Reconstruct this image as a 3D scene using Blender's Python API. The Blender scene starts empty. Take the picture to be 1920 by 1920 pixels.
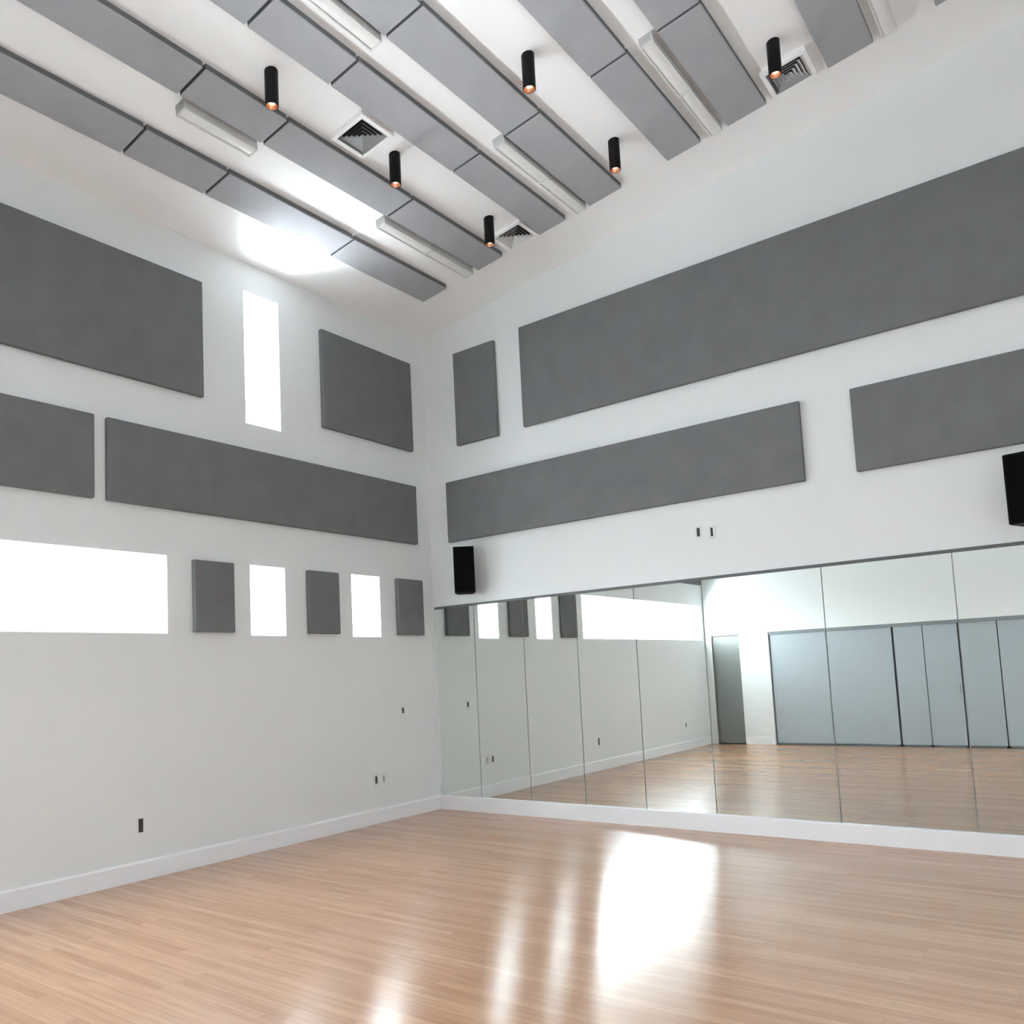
import bpy, bmesh, math, random
from mathutils import Vector, Matrix
random.seed(7)
scene = bpy.context.scene
col = scene.collection
H, S = 5.528, 0.122                      # ceiling height at the window wall and its rise per metre
SL = math.atan(S)
def cz(x): return H + S * x

# ------------------------------------------------------------------ materials
def new_mat(name):
    m = bpy.data.materials.new(name); m.use_nodes = True
    nt = m.node_tree; b = nt.nodes['Principled BSDF']
    return m, nt, b
def link(nt, a, b): nt.links.new(a, b)
def paint(name, rgb, rough=0.6, bump=0.05, scale=60, spec=0.3):
    m, nt, b = new_mat(name)
    b.inputs['Base Color'].default_value = (*rgb, 1); b.inputs['Roughness'].default_value = rough
    b.inputs['Specular IOR Level'].default_value = spec
    tc = nt.nodes.new('ShaderNodeTexCoord'); n = nt.nodes.new('ShaderNodeTexNoise'); bp = nt.nodes.new('ShaderNodeBump')
    n.inputs['Scale'].default_value = scale; n.inputs['Detail'].default_value = 4
    bp.inputs['Strength'].default_value = bump; bp.inputs['Distance'].default_value = 0.004
    link(nt, tc.outputs['Object'], n.inputs['Vector']); link(nt, n.outputs['Fac'], bp.inputs['Height']); link(nt, bp.outputs['Normal'], b.inputs['Normal'])
    return m
def fabric(name, a, c, scale=240):
    m, nt, b = new_mat(name)
    tc = nt.nodes.new('ShaderNodeTexCoord'); n = nt.nodes.new('ShaderNodeTexNoise'); n2 = nt.nodes.new('ShaderNodeTexNoise')
    n.inputs['Scale'].default_value = scale; n.inputs['Detail'].default_value = 5
    n2.inputs['Scale'].default_value = 5; n2.inputs['Detail'].default_value = 3
    mx = nt.nodes.new('ShaderNodeMath'); mx.operation = 'ADD'
    hm = nt.nodes.new('ShaderNodeMath'); hm.operation = 'MULTIPLY'; hm.inputs[1].default_value = 0.5
    r = nt.nodes.new('ShaderNodeValToRGB')
    r.color_ramp.elements[0].position = 0.3; r.color_ramp.elements[1].position = 0.7
    r.color_ramp.elements[0].color = (*a, 1); r.color_ramp.elements[1].color = (*c, 1)
    bp = nt.nodes.new('ShaderNodeBump'); bp.inputs['Strength'].default_value = 0.25; bp.inputs['Distance'].default_value = 0.002
    link(nt, tc.outputs['Object'], n.inputs['Vector']); link(nt, tc.outputs['Object'], n2.inputs['Vector'])
    link(nt, n.outputs['Fac'], mx.inputs[0]); link(nt, n2.outputs['Fac'], mx.inputs[1]); link(nt, mx.outputs[0], hm.inputs[0])
    link(nt, hm.outputs[0], r.inputs['Fac']); link(nt, r.outputs['Color'], b.inputs['Base Color'])
    link(nt, n.outputs['Fac'], bp.inputs['Height']); link(nt, bp.outputs['Normal'], b.inputs['Normal'])
    b.inputs['Roughness'].default_value = 0.95; b.inputs['Specular IOR Level'].default_value = 0.1
    return m
def emit(name, rgb, s):
    m = bpy.data.materials.new(name); m.use_nodes = True; nt = m.node_tree; nt.nodes.clear()
    e = nt.nodes.new('ShaderNodeEmission'); o = nt.nodes.new('ShaderNodeOutputMaterial')
    e.inputs['Color'].default_value = (*rgb, 1); e.inputs['Strength'].default_value = s
    link(nt, e.outputs[0], o.inputs['Surface']); return m
def metal(name, rgb, rough, metallic=1.0):
    m = paint(name, rgb, rough, 0.02, 90, 0.5); m.node_tree.nodes['Principled BSDF'].inputs['Metallic'].default_value = metallic
    return m

M = {}
M['wall'] = paint('white_wall_paint', (0.790, 0.817, 0.823), 0.55)
M['ceiling'] = paint('white_ceiling_paint', (0.93, 0.93, 0.935), 0.7)
M['trim'] = paint('white_trim_paint', (0.87, 0.88, 0.91), 0.35, 0.02)
M['frame'] = paint('white_window_frame', (0.82, 0.83, 0.83), 0.35, 0.02)
M['dark_fabric'] = fabric('charcoal_fabric', (0.165, 0.168, 0.173), (0.205, 0.209, 0.215))
M['grey_fabric'] = fabric('light_grey_fabric', (0.36, 0.365, 0.385), (0.43, 0.436, 0.458))
M['fixture'] = paint('fixture_white_enamel', (0.74, 0.74, 0.73), 0.4, 0.02)
M['lens'] = paint('fixture_opal_lens', (0.80, 0.80, 0.79), 0.3, 0.02)
M['black'] = paint('black_enamel', (0.005, 0.0045, 0.0045), 0.45, 0.02, 60, 0.2)
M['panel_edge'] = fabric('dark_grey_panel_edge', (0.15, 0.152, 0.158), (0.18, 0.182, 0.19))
M['cab'] = paint('black_speaker_vinyl', (0.003, 0.003, 0.0032), 0.6, 0.15, 200, 0.12)
M['grille'] = paint('black_speaker_mesh', (0.002, 0.002, 0.002), 0.8, 0.6, 500, 0.1)
M['copper'] = metal('copper_reflector', (0.75, 0.40, 0.26), 0.3)
M['lamp'] = emit('warm_lamp', (1.0, 0.72, 0.52), 5.0)
M['duct'] = paint('dark_duct_interior', (0.03, 0.03, 0.032), 0.7)
M['blade'] = paint('diffuser_white_enamel', (0.93, 0.93, 0.93), 0.45, 0.02)
M['plate'] = paint('outlet_white_plastic', (0.76, 0.77, 0.77), 0.35, 0.01)
M['socket'] = paint('outlet_dark_insert', (0.05, 0.055, 0.055), 0.4, 0.01)
M['leaf'] = paint('blue_grey_door_laminate', (0.40, 0.45, 0.49), 0.32, 0.03, 30, 0.5)
M['gap'] = paint('dark_door_gap', (0.24, 0.265, 0.285), 0.6)
M['door'] = paint('dark_grey_door_paint', (0.20, 0.215, 0.21), 0.28, 0.03, 40, 0.6)
M['steel'] = metal('brushed_steel', (0.5, 0.5, 0.5), 0.35)
M['channel'] = metal('mirror_channel_grey', (0.12, 0.125, 0.125), 0.5, 0.0)
M['edge'] = paint('mirror_glass_edge', (0.20, 0.26, 0.24), 0.25, 0.0)

def mirror_mat():
    m, nt, b = new_mat('silvered_mirror')
    b.inputs['Base Color'].default_value = (0.84, 0.885, 0.86, 1); b.inputs['Metallic'].default_value = 1
    tc = nt.nodes.new('ShaderNodeTexCoord'); n = nt.nodes.new('ShaderNodeTexNoise'); n.inputs['Scale'].default_value = 3
    mr = nt.nodes.new('ShaderNodeMapRange'); mr.inputs['To Min'].default_value = 0.0; mr.inputs['To Max'].default_value = 0.012
    link(nt, tc.outputs['Object'], n.inputs['Vector']); link(nt, n.outputs['Fac'], mr.inputs['Value']); link(nt, mr.outputs['Result'], b.inputs['Roughness'])
    return m
M['mirror'] = mirror_mat()
def glass_mat():
    m = bpy.data.materials.new('clear_window_glass'); m.use_nodes = True; nt = m.node_tree; nt.nodes.clear()
    t = nt.nodes.new('ShaderNodeBsdfTransparent'); g = nt.nodes.new('ShaderNodeBsdfGlossy'); f = nt.nodes.new('ShaderNodeLayerWeight'); pw = nt.nodes.new('ShaderNodeMath'); pw.operation = 'POWER'; pw.inputs[1].default_value = 5.0; ml = nt.nodes.new('ShaderNodeMath'); ml.operation = 'MULTIPLY_ADD'; ml.inputs[1].default_value = 0.5; ml.inputs[2].default_value = 0.03
    n = nt.nodes.new('ShaderNodeTexNoise'); n.inputs['Scale'].default_value = 2
    mr = nt.nodes.new('ShaderNodeMapRange'); mr.inputs['To Min'].default_value = 0.0; mr.inputs['To Max'].default_value = 0.02
    mx = nt.nodes.new('ShaderNodeMixShader'); o = nt.nodes.new('ShaderNodeOutputMaterial')
    t.inputs['Color'].default_value = (0.95, 0.97, 0.97, 1); f.inputs['Blend'].default_value = 0.5
    link(nt, f.outputs['Facing'], pw.inputs[0]); link(nt, pw.outputs[0], ml.inputs[0])
    link(nt, n.outputs['Fac'], mr.inputs['Value']); link(nt, mr.outputs['Result'], g.inputs['Roughness'])
    link(nt, ml.outputs[0], mx.inputs[0]); link(nt, t.outputs[0], mx.inputs[1]); link(nt, g.outputs[0], mx.inputs[2]); link(nt, mx.outputs[0], o.inputs['Surface'])
    return m
M['glass'] = glass_mat()
def floor_mat():
    m, nt, b = new_mat('hardwood_strip_floor')
    tc = nt.nodes.new('ShaderNodeTexCoord')
    br = nt.nodes.new('ShaderNodeTexBrick'); br.offset = 0.37; br.offset_frequency = 2
    br.inputs['Scale'].default_value = 1.0; br.inputs['Brick Width'].default_value = 1.15; br.inputs['Row Height'].default_value = 0.057
    br.inputs['Mortar Size'].default_value = 0.0008; br.inputs['Mortar Smooth'].default_value = 0.4; br.inputs['Bias'].default_value = 0.0
    br.inputs['Color1'].default_value = (0.510, 0.275, 0.155, 1); br.inputs['Color2'].default_value = (0.610, 0.360, 0.212, 1)
    br.inputs['Mortar'].default_value = (0.34, 0.21, 0.14, 1)
    mp = nt.nodes.new('ShaderNodeMapping'); mp.inputs['Scale'].default_value = (1.2, 22, 1)
    n = nt.nodes.new('ShaderNodeTexNoise'); n.inputs['Scale'].default_value = 1.6; n.inputs['Detail'].default_value = 6; n.inputs['Roughness'].default_value = 0.6
    r = nt.nodes.new('ShaderNodeValToRGB'); r.color_ramp.elements[0].position = 0.3; r.color_ramp.elements[1].position = 0.75
    r.color_ramp.elements[0].color = (0.80, 0.76, 0.74, 1); r.color_ramp.elements[1].color = (1.08, 1.06, 1.05, 1)
    mx = nt.nodes.new('ShaderNodeMix'); mx.data_type = 'RGBA'; mx.blend_type = 'MULTIPLY'; mx.inputs['Factor'].default_value = 1.0
    link(nt, tc.outputs['Object'], br.inputs['Vector']); link(nt, tc.outputs['Object'], mp.inputs['Vector']); link(nt, mp.outputs['Vector'], n.inputs['Vector'])
    link(nt, n.outputs['Fac'], r.inputs['Fac']); link(nt, br.outputs['Color'], mx.inputs[6]); link(nt, r.outputs['Color'], mx.inputs[7])
    link(nt, mx.outputs[2], b.inputs['Base Color'])
    mr = nt.nodes.new('ShaderNodeMapRange'); mr.inputs['To Min'].default_value = 0.19; mr.inputs['To Max'].default_value = 0.21
    link(nt, n.outputs['Fac'], mr.inputs['Value']); link(nt, mr.outputs['Result'], b.inputs['Roughness'])
    # boards are slightly cupped across their width: fine ripples that run along the boards
    mp2 = nt.nodes.new('ShaderNodeMapping'); mp2.inputs['Scale'].default_value = (2.0, 60, 1)
    n2 = nt.nodes.new('ShaderNodeTexNoise'); n2.inputs['Scale'].default_value = 1.0; n2.inputs['Detail'].default_value = 1
    bp = nt.nodes.new('ShaderNodeBump'); bp.inputs['Strength'].default_value = 1.0; bp.inputs['Distance'].default_value = 0.00012
    link(nt, tc.outputs['Object'], mp2.inputs['Vector']); link(nt, mp2.outputs['Vector'], n2.inputs['Vector']); link(nt, n2.outputs['Fac'], bp.inputs['Height']); link(nt, bp.outputs['Normal'], b.inputs['Normal'])
    b.inputs['IOR'].default_value = 1.7; b.inputs['Specular IOR Level'].default_value = 1.0
    tg = nt.nodes.new('ShaderNodeCombineXYZ'); tg.inputs[1].default_value = 1.0      # sanding and cupping scatter light across the boards
    b.inputs['Anisotropic'].default_value = 0.8; link(nt, tg.outputs[0], b.inputs['Tangent'])
    return m
M['floor'] = floor_mat()

# ------------------------------------------------------------------ mesh helpers
def add_box(bm, x0, x1, y0, y1, z0, z1, bev=0.0):
    if x0 > x1: x0, x1 = x1, x0
    if y0 > y1: y0, y1 = y1, y0
    if z0 > z1: z0, z1 = z1, z0
    b2 = bmesh.new()
    v = [b2.verts.new((x, y, z)) for x in (x0, x1) for y in (y0, y1) for z in (z0, z1)]
    for f in ((0,1,3,2),(4,6,7,5),(0,4,5,1),(2,3,7,6),(0,2,6,4),(1,5,7,3)): b2.faces.new([v[i] for i in f])
    if bev: bmesh.ops.bevel(b2, geom=b2.edges[:], offset=bev, segments=2, profile=0.5, affect='EDGES')
    merge(bm, b2)
def merge(bm, b2, mat=None):
    me = bpy.data.meshes.new('tmp'); 
    if mat: b2.transform(mat)
    b2.to_mesh(me); b2.free(); bm.from_mesh(me); bpy.data.meshes.remove(me)
def add_prism(bm, poly, y0, y1):                         # poly in (x, z), extruded along y
    a = [bm.verts.new((x, y0, z)) for x, z in poly]; b = [bm.verts.new((x, y1, z)) for x, z in poly]
    n = len(poly)
    bm.faces.new(a); bm.faces.new(b[::-1])
    for i in range(n): bm.faces.new((a[i], b[i], b[(i+1) % n], a[(i+1) % n]))
def add_lathe(bm, prof, n=28):                           # prof: (radius, z)
    rings = []
    for r, z in prof:
        rings.append([bm.verts.new((r*math.cos(2*math.pi*i/n), r*math.sin(2*math.pi*i/n), z)) for i in range(n)] if r > 1e-6 else [bm.verts.new((0, 0, z))])
    for a, b in zip(rings, rings[1:]):
        for i in range(n):
            j = (i+1) % n
            if len(a) == 1 and len(b) == 1: continue
            if len(a) == 1: bm.faces.new((a[0], b[i], b[j]))
            elif len(b) == 1: bm.faces.new((a[i], b[0], a[j]))
            else: bm.faces.new((a[i], b[i], b[j], a[j]))
def obj(name, bm, m, parent=None, smooth=False):
    bmesh.ops.recalc_face_normals(bm, faces=bm.faces[:])
    me = bpy.data.meshes.new(name); bm.to_mesh(me); bm.free()
    if smooth:
        for p in me.polygons: p.use_smooth = True
        try: me.set_sharp_from_angle(angle=math.radians(40))
        except Exception: pass
    for mm in (m if isinstance(m, (list, tuple)) else [m]): me.materials.append(mm)
    o = bpy.data.objects.new(name, me); col.objects.link(o)
    if parent: o.parent = parent
    return o
def tag(o, label, cat, group=None):
    o['label'] = label; o['category'] = cat; o['kind'] = 'thing'
    if group: o['group'] = group
    return o
def thing(name, label, cat, loc, group=None, rot=(0, 0, 0)):
    o = bpy.data.objects.new(name, None); col.objects.link(o); o.location = loc; o.rotation_euler = rot
    o.empty_display_size = 0.1
    return tag(o, label, cat, group)
def struct(name, bm, m, label, cat):
    o = obj(name, bm, m); o['kind'] = 'structure'; o['label'] = label; o['category'] = cat
    return o
def dup(root, loc, label, rot=None):
    r = root.copy(); col.objects.link(r); r.location = loc; r['label'] = label
    if rot is not None: r.rotation_euler = rot
    for ch in list(root.children):
        c = ch.copy(); col.objects.link(c); c.parent = r
        for g in list(ch.children):
            d = g.copy(); col.objects.link(d); d.parent = c
    return r
def holed(bm, us, vs, holes, t0, t1, place):
    """slab between t0 and t1 over the (u, v) range, with rectangular holes; place(u, v, t) gives the point"""
    U = sorted(set(us) | {h[0] for h in holes} | {h[1] for h in holes}); V = sorted(set(vs) | {h[2] for h in holes} | {h[3] for h in holes})
    solid = lambda i, j: 0 <= i < len(U)-1 and 0 <= j < len(V)-1 and not any(h[0] <= (U[i]+U[i+1])/2 <= h[1] and h[2] <= (V[j]+V[j+1])/2 <= h[3] for h in holes)
    cache = {}
    def vt(u, v, t):
        k = (u, v, t)
        if k not in cache: cache[k] = bm.verts.new(place(u, v, t))
        return cache[k]
    for i in range(len(U)-1):
        for j in range(len(V)-1):
            if not solid(i, j): continue
            u0, u1, v0, v1 = U[i], U[i+1], V[j], V[j+1]
            for t in (t0, t1): bm.faces.new([vt(u0,v0,t), vt(u1,v0,t), vt(u1,v1,t), vt(u0,v1,t)])
            for (di, dj, a, b) in ((-1,0,(u0,v0),(u0,v1)), (1,0,(u1,v0),(u1,v1)), (0,-1,(u0,v0),(u1,v0)), (0,1,(u0,v1),(u1,v1))):
                if not solid(i+di, j+dj):
                    bm.faces.new([vt(*a, t0), vt(*b, t0), vt(*b, t1), vt(*a, t1)])

# ------------------------------------------------------------------ the room shell
XR, YB, WT = 8.7, -8.0, 0.40                             # far side wall, back wall, wall thickness
bm = bmesh.new(); add_box(bm, -WT, XR+0.3, YB-0.4, 0.3, -0.2, 0.0)
struct('floor', bm, M['floor'], 'glossy light brown hardwood strip floor of the studio', 'floor')
bm = bmesh.new()
x0, x1 = -WT-0.05, XR+0.35
add_prism(bm, [(x0, cz(x0)), (x1, cz(x1)), (x1, cz(x1)+0.3), (x0, cz(x0)+0.3)], YB-0.45, 0.35)
struct('ceiling', bm, M['ceiling'], 'white sloping ceiling carrying the grey panels', 'ceiling')

WINDOWS = [  # y0, y1, z0, z1
    (-7.86, -3.437, 1.959, 2.619),
    (-2.584, -2.179, 1.950, 2.604),
    (-1.298, -0.880, 1.950, 2.604),
    (-2.592, -2.180, 3.950, 5.245)]
bm = bmesh.new()
holed(bm, (YB-0.4, 0.3), (-0.2, 5.60), WINDOWS, -WT, 0.0, lambda u, v, t: (t, u, v))
struct('wall_left', bm, M['wall'], 'white wall with the row of low windows and the tall slot window', 'wall')
bm = bmesh.new(); add_prism(bm, [(0, -0.2), (XR+0.3, -0.2), (XR+0.3, cz(XR+0.3)+0.1), (0, cz(0)+0.1)], 0.0, 0.3)
struct('wall_right', bm, M['wall'], 'white wall carrying the mirrors and long charcoal panels', 'wall')
ADDED_FILL_WINDOW = (-7.2, -6.0, 1.2, 2.4)  # unseen opening added as fill light for the window wall
bm = bmesh.new()
holed(bm, (YB-0.4, 0.0), (-0.2, cz(XR)+0.1), [ADDED_FILL_WINDOW], XR, XR+0.3, lambda u, v, t: (t, u, v))
struct('wall_side', bm, M['wall'], 'white side wall facing the window wall', 'wall')
bm = bmesh.new()
DOOR = (0.13, 0.66, 0.0, 2.03); FOLD = (1.20, 6.84, 0.0, 2.04)
holed(bm, (0, XR), (-0.2, 3.0), [DOOR, FOLD], YB-0.12, YB, lambda u, v, t: (u, t, v))
add_box(bm, 0, XR, YB-0.4, YB-0.12, -0.2, 3.0)
add_prism(bm, [(0, 3.0), (XR, 3.0), (XR, cz(XR)+0.1), (0, cz(0)+0.1)], YB-0.4, YB)
struct('wall_back', bm, M['wall'], 'white back wall seen in the mirrors, with the closet doors', 'wall')

# baseboards and the ledge under the mirrors
bm = bmesh.new(); add_prism(bm, [(0, 0), (0.018, 0), (0.018, 0.135), (0.010, 0.15), (0, 0.15)], YB, -0.035)
struct('baseboard_left', bm, M['trim'], 'white baseboard along the window wall', 'baseboard')
bm = bmesh.new()
a = [(0.0, 0.0), (-0.034, 0.0), (-0.034, 0.150), (-0.030, 0.156), (0.0, 0.156)]
va = [bm.verts.new((0.0, y, z)) for y, z in a]; vb = [bm.verts.new((XR, y, z)) for y, z in a]
bm.faces.new(va); bm.faces.new(vb[::-1])
for i in range(5): bm.faces.new((va[i], vb[i], vb[(i+1) % 5], va[(i+1) % 5]))
struct('baseboard_right', bm, M['trim'], 'white baseboard ledge under the wall mirrors', 'baseboard')
for nm, xa, xb in (('baseboard_back', 0.67, 1.19),):
    bm = bmesh.new(); add_box(bm, xa, xb, YB, YB+0.015, 0, 0.14, 0.003)
    struct(nm, bm, M['trim'], 'short white baseboard between dark door and closet doors', 'baseboard')

# windows
WL = ['long low window with mullions in the white wall', 'small low window, second opening after the long window',
      'small low window closest to the mirror wall', 'tall narrow slot window high under the ceiling', 'unseen window added in the side wall to brighten the window wall']
def window(i, w):
    y0, y1, z0, z1 = w; f = 0.035; xo, xi = -0.375, -0.325
    bm = bmesh.new()
    ys = [y0, y1]
    if i == 0:
        ms = [-4.22 - 0.91*k for k in range(4)]
    elif i == 4: ms = [y0 + (y1-y0)*k/3 for k in (1, 2)]
    else: ms = []
    add_box(bm, xo, xi, y0, y1, z0, z0+f, 0.004); add_box(bm, xo, xi, y0, y1, z1-f, z1, 0.004)
    add_box(bm, xo, xi, y0, y0+f, z0+f, z1-f, 0.004); add_box(bm, xo, xi, y1-f, y1, z0+f, z1-f, 0.004)
    for y in ms: add_box(bm, xo, xi, y-0.02, y+0.02, z0+f, z1-f, 0.004)
    root = bpy.data.objects.new('window_%d' % (i+1), None); col.objects.link(root); root['kind'] = 'structure'
    root['label'] = WL[i]; root['category'] = 'window'; root.location = (-0.35, (y0+y1)/2, z0)
    inv = Matrix.Translation((0.35, -(y0+y1)/2, -z0))
    if i == 4: root.location = (XR+0.2, (y0+y1)/2, z0)
    bm.transform(inv); obj('window_frame', bm, M['frame'], root)
    edges = [y0] + sorted(ms) + [y1]
    for a, b in zip(edges, edges[1:]):
        bm = bmesh.new(); add_box(bm, -0.354, -0.348, a+0.02, b-0.02, z0+f*0.6, z1-f*0.6); bm.transform(inv)
        obj('pane', bm, M['glass'], root)
for i, w in enumerate(WINDOWS + [ADDED_FILL_WINDOW]): window(i, w)

# ------------------------------------------------------------------ mirrors
MZ0, MZ1 = 0.157, 2.272
joints = [0.035, 0.600, 1.257, 1.912, 2.572, 3.258, 4.312, 5.275, 6.25, 7.25]
ML = ['narrow wall mirror panel in the corner beside the window wall', 'second wall mirror panel counted from the corner',
      'third wall mirror panel counted from the corner', 'fourth wall mirror panel counted from the corner',
      'fifth wall mirror panel counted from the corner', 'sixth wall mirror panel from the corner, reflecting the dark door',
      'seventh wall mirror panel from the corner, reflecting the first closet doors', 'eighth wall mirror panel from the corner, below the blank wall between two charcoal panels',
      'ninth wall mirror panel from the corner, under the loudspeaker cut by the frame']
for k in range(9):
    a, b = joints[k]+0.004, joints[k+1]-0.004
    bm = bmesh.new(); add_box(bm, a, b, -0.010, -0.002, MZ0, MZ1)
    bmesh.ops.recalc_face_normals(bm, faces=bm.faces[:])
    for f in bm.faces:
        if f.normal.y > -0.5: f.material_index = 1
    cx = (a+b)/2
    bm.transform(Matrix.Translation((-cx, 0, -MZ0)))
    o = obj('wall_mirror', bm, [M['mirror'], M['edge']]); o.location = (cx, 0, MZ0)
    tag(o, ML[k], 'mirror', 'mirror panels along the wall')
bm = bmesh.new(); add_box(bm, 0.03, 7.25, -0.016, 0.0, MZ1, MZ1+0.028, 0.002)
struct('trim_1', bm, M['channel'], 'thin grey channel along the top of the mirrors', 'trim')

# ------------------------------------------------------------------ charcoal wall panels
TH = 0.05
def wall_panel(side, a, b, z0, z1, label, group):
    bm = bmesh.new(); w, h = b-a, z1-z0
    if side == 'L': add_box(bm, 0, TH, -w/2, w/2, 0, h, 0.008)
    else: add_box(bm, -w/2, w/2, -TH, 0, 0, h, 0.008)
    o = obj('wall_mounted_panel', bm, M['dark_fabric'])
    o.location = (0, (a+b)/2, z0) if side == 'L' else ((a+b)/2, 0, z0)
    tag(o, label, 'acoustic panel', group)
gl = 'charcoal panels on the window wall'; gr = 'charcoal panels on the mirror wall'
wall_panel('L', -7.7, -3.075, 4.069, 5.136, 'large charcoal acoustic panel high on the window wall before the slot window', gl)
wall_panel('L', -1.655, -0.283, 4.10, 5.143, 'nearly square charcoal panel high between slot window and room corner', gl)
wall_panel('L', -7.9, -4.084, 3.013, 3.689, 'charcoal panel above the long low window, in the middle band', gl)
wall_panel('L', -3.977, -0.268, 3.013, 3.689, 'long charcoal panel in the middle band ending at the room corner', gl)
wall_panel('L', -3.201, -2.792, 1.973, 2.599, 'small charcoal panel right beside the long low window', gl)
wall_panel('L', -1.921, -1.514, 1.973, 2.599, 'small charcoal panel between the two small low windows', gl)
wall_panel('L', -0.640, -0.219, 1.973, 2.599, 'small charcoal panel between last low window and room corner', gl)
wall_panel('R', 0.494, 1.072, 4.116, 5.201, 'narrow upright charcoal panel high on the mirror wall near the corner', gr)
wall_panel('R', 1.417, 7.6, 4.131, 5.236, 'very long charcoal panel in the upper band of the mirror wall', gr)
wall_panel('R', 0.307, 4.253, 3.021, 3.720, 'long charcoal panel over the small corner loudspeaker in the middle band', gr)
wall_panel('R', 4.662, 8.6, 3.021, 3.720, 'charcoal panel in the middle band above the loudspeaker cut by the frame', gr)

# ------------------------------------------------------------------ ceiling rows
ROWS = [(0.636, 0.969), (1.396, 1.708), (2.163, 2.454), (2.716, 3.050), (3.502, 3.809), (4.048, 4.371), (4.849, 5.178), (5.595, 5.92)]
SEAM = [-0.705, -2.062, -3.448, -4.172, -5.55, -6.93]
COUNT = [5, 5, 4, 4, 3, 3, 2, 2]
ORD = ['first', 'second', 'third', 'fourth', 'fifth', 'sixth', 'seventh', 'eighth']
CT = 0.055
def ceil_rot(): return (0, -SL, 0)
for r, ((a, b), n) in enumerate(zip(ROWS, COUNT)):
    for k in range(n):
        y1, y0 = SEAM[k], SEAM[k+1]
        g = 0.011
        ya, yb = y0 + g, y1 - (g if k else 0)
        w, l = (b-a)/math.cos(SL), yb-ya
        bm = bmesh.new(); add_box(bm, -w/2, w/2, -l/2, l/2, -CT, 0, 0.006)
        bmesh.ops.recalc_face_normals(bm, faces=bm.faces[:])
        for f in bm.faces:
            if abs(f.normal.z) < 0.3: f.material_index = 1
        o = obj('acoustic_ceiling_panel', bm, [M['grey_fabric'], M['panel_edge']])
        xc = (a+b)/2; o.location = (xc, (ya+yb)/2, cz(xc)); o.rotation_euler = ceil_rot()
        pos = 'nearest the mirror wall' if k == 0 else ORD[k] + ' from the mirror wall'
        tag(o, 'grey ceiling panel, %s, %s row from the window wall' % (pos, ORD[r]), 'acoustic panel', 'grey panels hung in rows on the ceiling')

# cylinder downlights
def make_downlight(label, loc):
    t = thing('cylinder_downlight', label, 'ceiling light', loc, 'black cylinder downlights')
    R, L = 0.047, 0.262
    bm = bmesh.new(); add_lathe(bm, [(0, 0.012), (R, 0.012), (R, -L+0.003), (R-0.003, -L), (R-0.006, -L), (R-0.006, -L+0.05), (0, -L+0.05)])
    obj('housing', bm, M['black'], t, True)
    bm = bmesh.new(); add_lathe(bm, [(R-0.0065, -L+0.002), (R-0.014, -L+0.022), (0.021, -L+0.040)])
    obj('reflector', bm, M['copper'], t, True)
    bm = bmesh.new(); add_lathe(bm, [(0, -L+0.020), (0.014, -L+0.022), (0.021, -L+0.030), (0.021, -L+0.042), (0, -L+0.042)])
    obj('lamp', bm, M['lamp'], t, True)
    return t
DL = [(1.945, -1.246, 'black cylinder downlight between second and third rows, nearest the mirror wall'),
      (1.945, -2.534, 'black cylinder downlight between second and third rows, middle one of three'),
      (1.945, -3.790, 'black cylinder downlight between second and third rows, farthest from the mirror wall'),
      (3.270, -1.246, 'black cylinder downlight between fourth and fifth rows, nearer the mirror wall'),
      (3.270, -2.536, 'black cylinder downlight between fourth and fifth rows, farther from the mirror wall'),
      (4.609, -1.246, 'black cylinder downlight beside the vent between sixth and seventh rows')]
d0 = None
for x, y, lb in DL:
    p = (x, y, cz(x))
    if d0 is None: d0 = make_downlight(lb, p)
    else: dup(d0, p, lb)

# square air diffusers with flared blades
def frustum(bm, r0, z0, r1, z1):
    a = [bm.verts.new((sx*r0, sy*r0, z0)) for sx, sy in ((-1,-1),(1,-1),(1,1),(-1,1))]
    b = [bm.verts.new((sx*r1, sy*r1, z1)) for sx, sy in ((-1,-1),(1,-1),(1,1),(-1,1))]
    for i in range(4): bm.faces.new((a[i], a[(i+1) % 4], b[(i+1) % 4], b[i]))
def make_diffuser(label, loc):
    t = thing('air_diffuser', label, 'air vent', loc, 'square ceiling air diffusers', ceil_rot())
    ro, ri = 0.175, 0.140
    bm = bmesh.new()
    for (xa, xb, ya, yb) in ((-ro, ro, -ro, -ri), (-ro, ro, ri, ro), (-ro, -ri, -ri, ri), (ri, ro, -ri, ri)): add_box(bm, xa, xb, ya, yb, -0.034, 0.0, 0.002)
    obj('vent_frame', bm, M['blade'], t)
    bm = bmesh.new()
    for r in (0.024, 0.052, 0.080, 0.108, 0.136):
        frustum(bm, r-0.022, -0.006, r+0.003, -0.034)
    bmesh.ops.solidify(bm, geom=bm.faces[:], thickness=0.0008)
    obj('louver_blades', bm, M['blade'], t)
    bm = bmesh.new(); add_box(bm, -ri, ri, -ri, ri, -0.004, 0.0)
    obj('vent_throat', bm, M['duct'], t)
    return t
VT = [(1.935, -2.895, 'square ceiling vent between second and third rows, in the middle of the room'),
      (1.960, -0.845, 'square ceiling vent between second and third rows, close to the mirror wall'),
      (4.600, -0.850, 'square ceiling vent between sixth and seventh rows, beside a downlight')]
v0 = None
for x, y, lb in VT:
    p = (x, y, cz(x))
    if v0 is None: v0 = make_diffuser(lb, p)
    else: dup(v0, p, lb)

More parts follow.
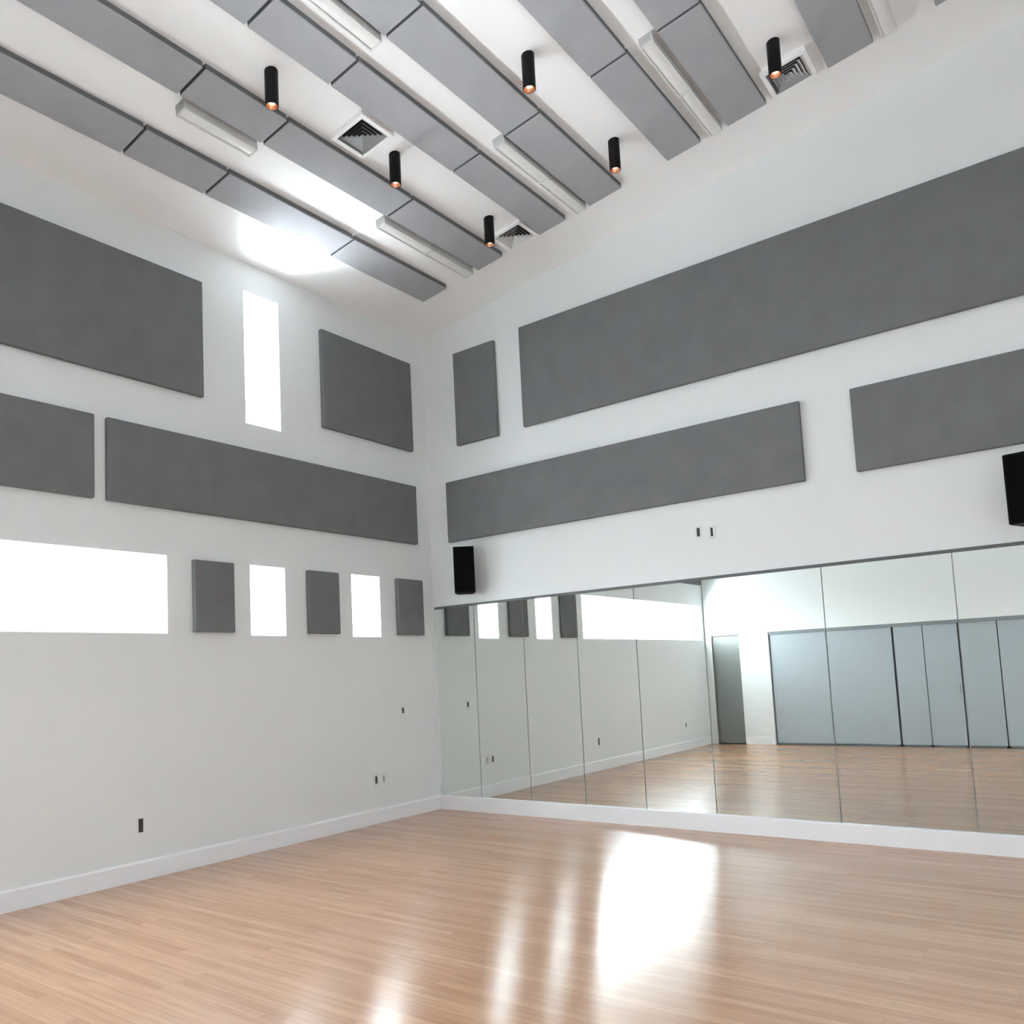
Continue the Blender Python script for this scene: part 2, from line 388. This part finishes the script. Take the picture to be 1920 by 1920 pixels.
# white linear strip fixtures between paired rows
def make_strip(label, loc, length):
    t = thing('strip_fixture', label, 'strip light', loc, 'white linear strip fixtures on the ceiling', ceil_rot())
    w, h, l = 0.052, 0.085, length/2
    bm = bmesh.new(); add_box(bm, -w, w, -l, l, -h+0.012, 0, 0.003)
    for s in (-1, 1): add_box(bm, s*w, s*(w-0.010), -l, l, -h, -h+0.014, 0.002)
    obj('housing', bm, M['fixture'], t)
    bm = bmesh.new()
    n = 8; prof = []
    for i in range(n+1):
        u = -1 + 2*i/n; prof.append((u*(w-0.012), -h+0.010 - 0.008*(1-u*u)))
    prof += [(w-0.012, -h+0.014), (-w+0.012, -h+0.014)]
    add_prism(bm, prof, -l+0.012, l-0.012); obj('lens', bm, M['lens'], t)
    for s in (-1, 1):
        bm = bmesh.new(); add_box(bm, -w-0.002, w+0.002, s*l, s*(l-0.010), -h-0.003, 0, 0.002); obj('end_cap', bm, M['fixture'], t)
    return t
PAIR = ['first and second', 'third and fourth', 'fifth and sixth', 'seventh and eighth']
SPX = [1.300, 2.640, 3.955, 5.290]
SEG = [(-0.735, -1.385, 'end piece by the mirror wall'), (-1.395, -2.05, 'piece joined behind the end piece'), (-3.46, -4.10, 'separate short piece far from the mirror wall')]
protos = {}
for i, x in enumerate(SPX):
    for j, (ya, yb, nm) in enumerate(SEG):
        if j == 2 and i > 1: continue
        lb = 'white strip fixture, %s, between %s rows' % (nm, PAIR[i])
        p = (x, (ya+yb)/2, cz(x))
        if j not in protos: protos[j] = make_strip(lb, p, abs(yb-ya))
        else: dup(protos[j], p, lb)

# ------------------------------------------------------------------ loudspeakers
def make_speaker(label, loc, rz):
    t = thing('wall_loudspeaker', label, 'loudspeaker', loc, 'black wall loudspeakers', (0, 0, rz))
    w, d, h = 0.114, 0.22, 0.51                            # front face looks along local -y; origin at bottom back
    bm = bmesh.new()
    poly = [(-w*0.78, 0), (w*0.78, 0), (w, -d*0.75), (w, -d), (-w, -d), (-w, -d*0.75)]
    lo = [bm.verts.new((x, y, 0)) for x, y in poly]; hi = [bm.verts.new((x, y, h)) for x, y in poly]
    bm.faces.new(lo); bm.faces.new(hi)
    for i in range(6): bm.faces.new((lo[i], lo[(i+1) % 6], hi[(i+1) % 6], hi[i]))
    bmesh.ops.recalc_face_normals(bm, faces=bm.faces[:])
    bmesh.ops.bevel(bm, geom=bm.edges[:], offset=0.008, segments=2, profile=0.5, affect='EDGES')
    obj('cabinet', bm, M['cab'], t)
    bm = bmesh.new(); n = 6
    add_box(bm, -w+0.012, w-0.012, -d-0.008, -d+0.004, 0.015, h-0.015, 0.006)
    obj('grille', bm, M['grille'], t)
    bm = bmesh.new(); add_box(bm, -0.04, 0.04, -0.01, 0.012, h*0.32, h*0.68, 0.003)
    obj('bracket', bm, M['black'], t)
    return t
s0 = make_speaker('black loudspeaker on the wall above the corner end of the mirrors', (0.565, -0.10, 2.395), math.radians(38))
dup(s0, (5.84, -0.10, 2.395), 'black loudspeaker cut by the frame, under the second middle-band charcoal panel', (0, 0, math.radians(-12)))
for nm, (x, y, z) in (('s', (0.565, -0.10, 2.65)), ('t', (5.84, -0.10, 2.65))):
    root = [o for o in col.objects if o.name.startswith('wall_loudspeaker') and abs(o.location.x-x) < 0.01][0]
    inv = (Matrix.Translation(root.location) @ Matrix.Rotation(root.rotation_euler.z, 4, 'Z')).inverted()
    bm = bmesh.new(); add_box(bm, x-0.035, x+0.035, -0.012, 0, z-0.09, z+0.09, 0.002); add_box(bm, x-0.015, x+0.015, -0.115, -0.010, z-0.02, z+0.02, 0.003)
    bm.transform(inv); obj('wall_arm', bm, M['black'], root)

# ------------------------------------------------------------------ outlets
def make_outlet(name, label, cat, loc, rz, w=0.07, h=0.115, dark=0.030, dh=0.088, group='small wall plates'):
    t = thing(name, label, cat, loc, group, (0, 0, rz))    # local: plate in xz, facing -y
    bm = bmesh.new(); add_box(bm, -w/2, w/2, -0.006, 0, -h/2, h/2, 0.003); obj('cover_plate', bm, M['plate'], t)
    bm = bmesh.new(); add_box(bm, -dark/2, dark/2, -0.0085, -0.004, -dh/2, dh/2, 0.0015); obj('socket', bm, M['socket'], t)
    return t
q = math.radians(90)
make_outlet('wall_outlet', 'wall outlet low below the long window, by itself above the baseboard', 'outlet', (0, -3.70, 0.425), q, dark=0.040, dh=0.105)
make_outlet('wall_outlet', 'wall outlet low on the window wall, the darker of the pair near the corner', 'outlet', (0, -1.038, 0.450), q, dark=0.030, dh=0.075)
make_outlet('wall_outlet', 'wall outlet low on the window wall, the paler of the pair near the corner', 'outlet', (0, -0.925, 0.445), q, dark=0.010, dh=0.06)
make_outlet('light_switch', 'small wall switch at waist height near the room corner', 'switch', (0, -0.587, 1.146), q, dark=0.030, dh=0.06)
make_outlet('wall_outlet', 'wall outlet far along the window wall, seen only in the mirrors', 'outlet', (0, -6.875, 0.430), q, dark=0.030, dh=0.07)
make_outlet('wall_plate', 'small plate above the mirrors, the one closer to the room corner', 'wall plate', (3.266, 0, 2.722), 0, dark=0.030, dh=0.080)
make_outlet('wall_plate', 'small plate above the mirrors, the one farther from the room corner', 'wall plate', (3.393, 0, 2.706), 0, dark=0.022, dh=0.080)

# ------------------------------------------------------------------ doors on the back wall (seen in the mirrors)
root = bpy.data.objects.new('door_1', None); col.objects.link(root); root.location = (0.395, YB, 0); root['kind'] = 'structure'
root['label'] = 'dark grey door in the corner of the back wall'; root['category'] = 'door'
bm = bmesh.new(); add_box(bm, -0.262, 0.262, -0.10, -0.045, 0.012, 2.015, 0.004); obj('door_leaf', bm, M['door'], root)
bm = bmesh.new()
for xa, xb, za, zb in ((-0.265, -0.255, 0, 2.03), (0.255, 0.265, 0, 2.03), (-0.255, 0.255, 2.018, 2.03)): add_box(bm, xa, xb, -0.119, -0.02, za, zb)
obj('door_frame', bm, M['door'], root)
FJ = [1.20, 2.20, 3.25, 3.70, 4.21, 4.74, 5.27, 5.80, 6.32, 6.84]
FL = ['wide blue-grey closet door leaf next to the white pier', 'wide blue-grey closet door leaf, second from the white pier',
      'narrow blue-grey closet door leaf, third from the white pier', 'narrow blue-grey closet door leaf, fourth from the white pier',
      'narrow blue-grey closet door leaf, fifth from the white pier', 'narrow blue-grey closet door leaf, sixth from the white pier',
      'narrow blue-grey closet door leaf, seventh from the white pier', 'narrow blue-grey closet door leaf, eighth from the white pier', 'narrow blue-grey closet door leaf, ninth from the white pier']
GAP = {1.20: 0.022, 2.20: 0.011, 3.25: 0.017, 3.70: 0.006, 4.21: 0.014, 4.74: 0.008}
bm = bmesh.new(); add_box(bm, 1.20, 6.84, YB-0.12, YB-0.112, 0.0, 2.04); add_box(bm, 1.20, 6.84, YB-0.112, YB-0.01, 1.985, 2.04)
struct('trim_2', bm, M['gap'], 'dark head track and pocket behind the closet doors', 'trim')
for k in range(9):
    a, b = FJ[k] + GAP.get(FJ[k], 0.012), FJ[k+1] - GAP.get(FJ[k+1], 0.012)
    t = thing('closet_door', FL[k], 'closet door', ((a+b)/2, YB, 0), 'blue-grey closet doors on the back wall')
    w = (b-a)/2
    bm = bmesh.new(); add_box(bm, -w, w, -0.075, -0.035, 0.03, 1.985, 0.003); obj('door_leaf', bm, M['leaf'], t)
    bm = bmesh.new(); add_box(bm, -w+0.02, w-0.02, -0.068, -0.042, 0.003, 0.032); obj('bottom_sweep', bm, M['gap'], t)
    if k in (3, 6):
        bm = bmesh.new(); add_box(bm, w-0.045, w-0.020, -0.037, -0.015, 0.86, 1.00, 0.004); obj('pull_handle', bm, M['steel'], t)

# ------------------------------------------------------------------ daylight
ZENITH, SKY, GROUND, SUNLIT = 22.0, 38.0, 25.0, 190.0
w = bpy.data.worlds.new('daylight'); scene.world = w; w.use_nodes = True
bg = w.node_tree.nodes['Background']; nt = w.node_tree
# overcast sky above the horizon, sunlit pale paving below it
tc = nt.nodes.new('ShaderNodeTexCoord'); sp = nt.nodes.new('ShaderNodeSeparateXYZ'); mr = nt.nodes.new('ShaderNodeMapRange'); mr.interpolation_type = 'SMOOTHSTEP'
mr.inputs['From Min'].default_value = -0.06; mr.inputs['From Max'].default_value = 0.06; mr.inputs['To Min'].default_value = GROUND; mr.inputs['To Max'].default_value = SKY
link(nt, tc.outputs['Generated'], sp.inputs[0]); link(nt, sp.outputs['Z'], mr.inputs['Value']); 
m2 = nt.nodes.new('ShaderNodeMapRange'); m2.interpolation_type = 'SMOOTHSTEP'; ad = nt.nodes.new('ShaderNodeMath'); ad.operation = 'ADD'
m2.inputs['From Min'].default_value = -0.85; m2.inputs['From Max'].default_value = -0.40; m2.inputs['To Min'].default_value = SUNLIT - GROUND; m2.inputs['To Max'].default_value = 0.0
link(nt, sp.outputs['Z'], m2.inputs['Value']); link(nt, mr.outputs['Result'], ad.inputs[0]); link(nt, m2.outputs['Result'], ad.inputs[1]); 
m3 = nt.nodes.new('ShaderNodeMapRange'); m3.interpolation_type = 'SMOOTHSTEP'; a2 = nt.nodes.new('ShaderNodeMath'); a2.operation = 'ADD'
m3.inputs['From Min'].default_value = 0.35; m3.inputs['From Max'].default_value = 0.65; m3.inputs['To Min'].default_value = 0.0; m3.inputs['To Max'].default_value = ZENITH - SKY
link(nt, sp.outputs['Z'], m3.inputs['Value']); link(nt, ad.outputs[0], a2.inputs[0]); link(nt, m3.outputs['Result'], a2.inputs[1]); link(nt, a2.outputs[0], bg.inputs['Strength'])
bg.inputs['Color'].default_value = (0.92, 0.97, 1.02, 1)
for i, (y0, y1, z0, z1) in enumerate(WINDOWS + [ADDED_FILL_WINDOW]):
    l = bpy.data.lights.new('daylight_portal', 'AREA'); l.shape = 'RECTANGLE'; l.size = z1-z0; l.size_y = y1-y0
    l.cycles.is_portal = True
    o = bpy.data.objects.new('daylight_portal', l); col.objects.link(o); o.location = (-WT-0.02, (y0+y1)/2, (z0+z1)/2); o.rotation_euler = (0, -math.pi/2, 0)
    if i == 4: o.location.x = XR+0.32; o.rotation_euler = (0, math.pi/2, 0)

# ------------------------------------------------------------------ camera
cam = bpy.data.cameras.new('camera'); co = bpy.data.objects.new('camera', cam); col.objects.link(co); scene.camera = co
rt, up, fw = Vector((0.7819, 0.6218, -0.0447)), Vector((0.0899, -0.0416, 0.9951)), Vector((-0.6169, 0.7820, 0.0884))
m = Matrix((rt, up, -fw)).transposed().to_4x4(); m.translation = Vector((6.2326, -7.3212, 1.5)); co.matrix_world = m
cam.sensor_width = 36; cam.sensor_fit = 'HORIZONTAL'; cam.lens = 29.06; cam.shift_x = 0.04723; cam.shift_y = 0.08768
cam.clip_start = 0.02
vs = scene.view_settings; vs.view_transform = 'Standard'; vs.look = 'None'; vs.gamma = 1; vs.use_curve_mapping = False; vs.exposure = -0.12
scene.cycles.max_bounces = 16; scene.cycles.diffuse_bounces = 10; scene.cycles.glossy_bounces = 8; scene.cycles.transparent_max_bounces = 16
scene.cycles.sample_clamp_indirect = 100.0
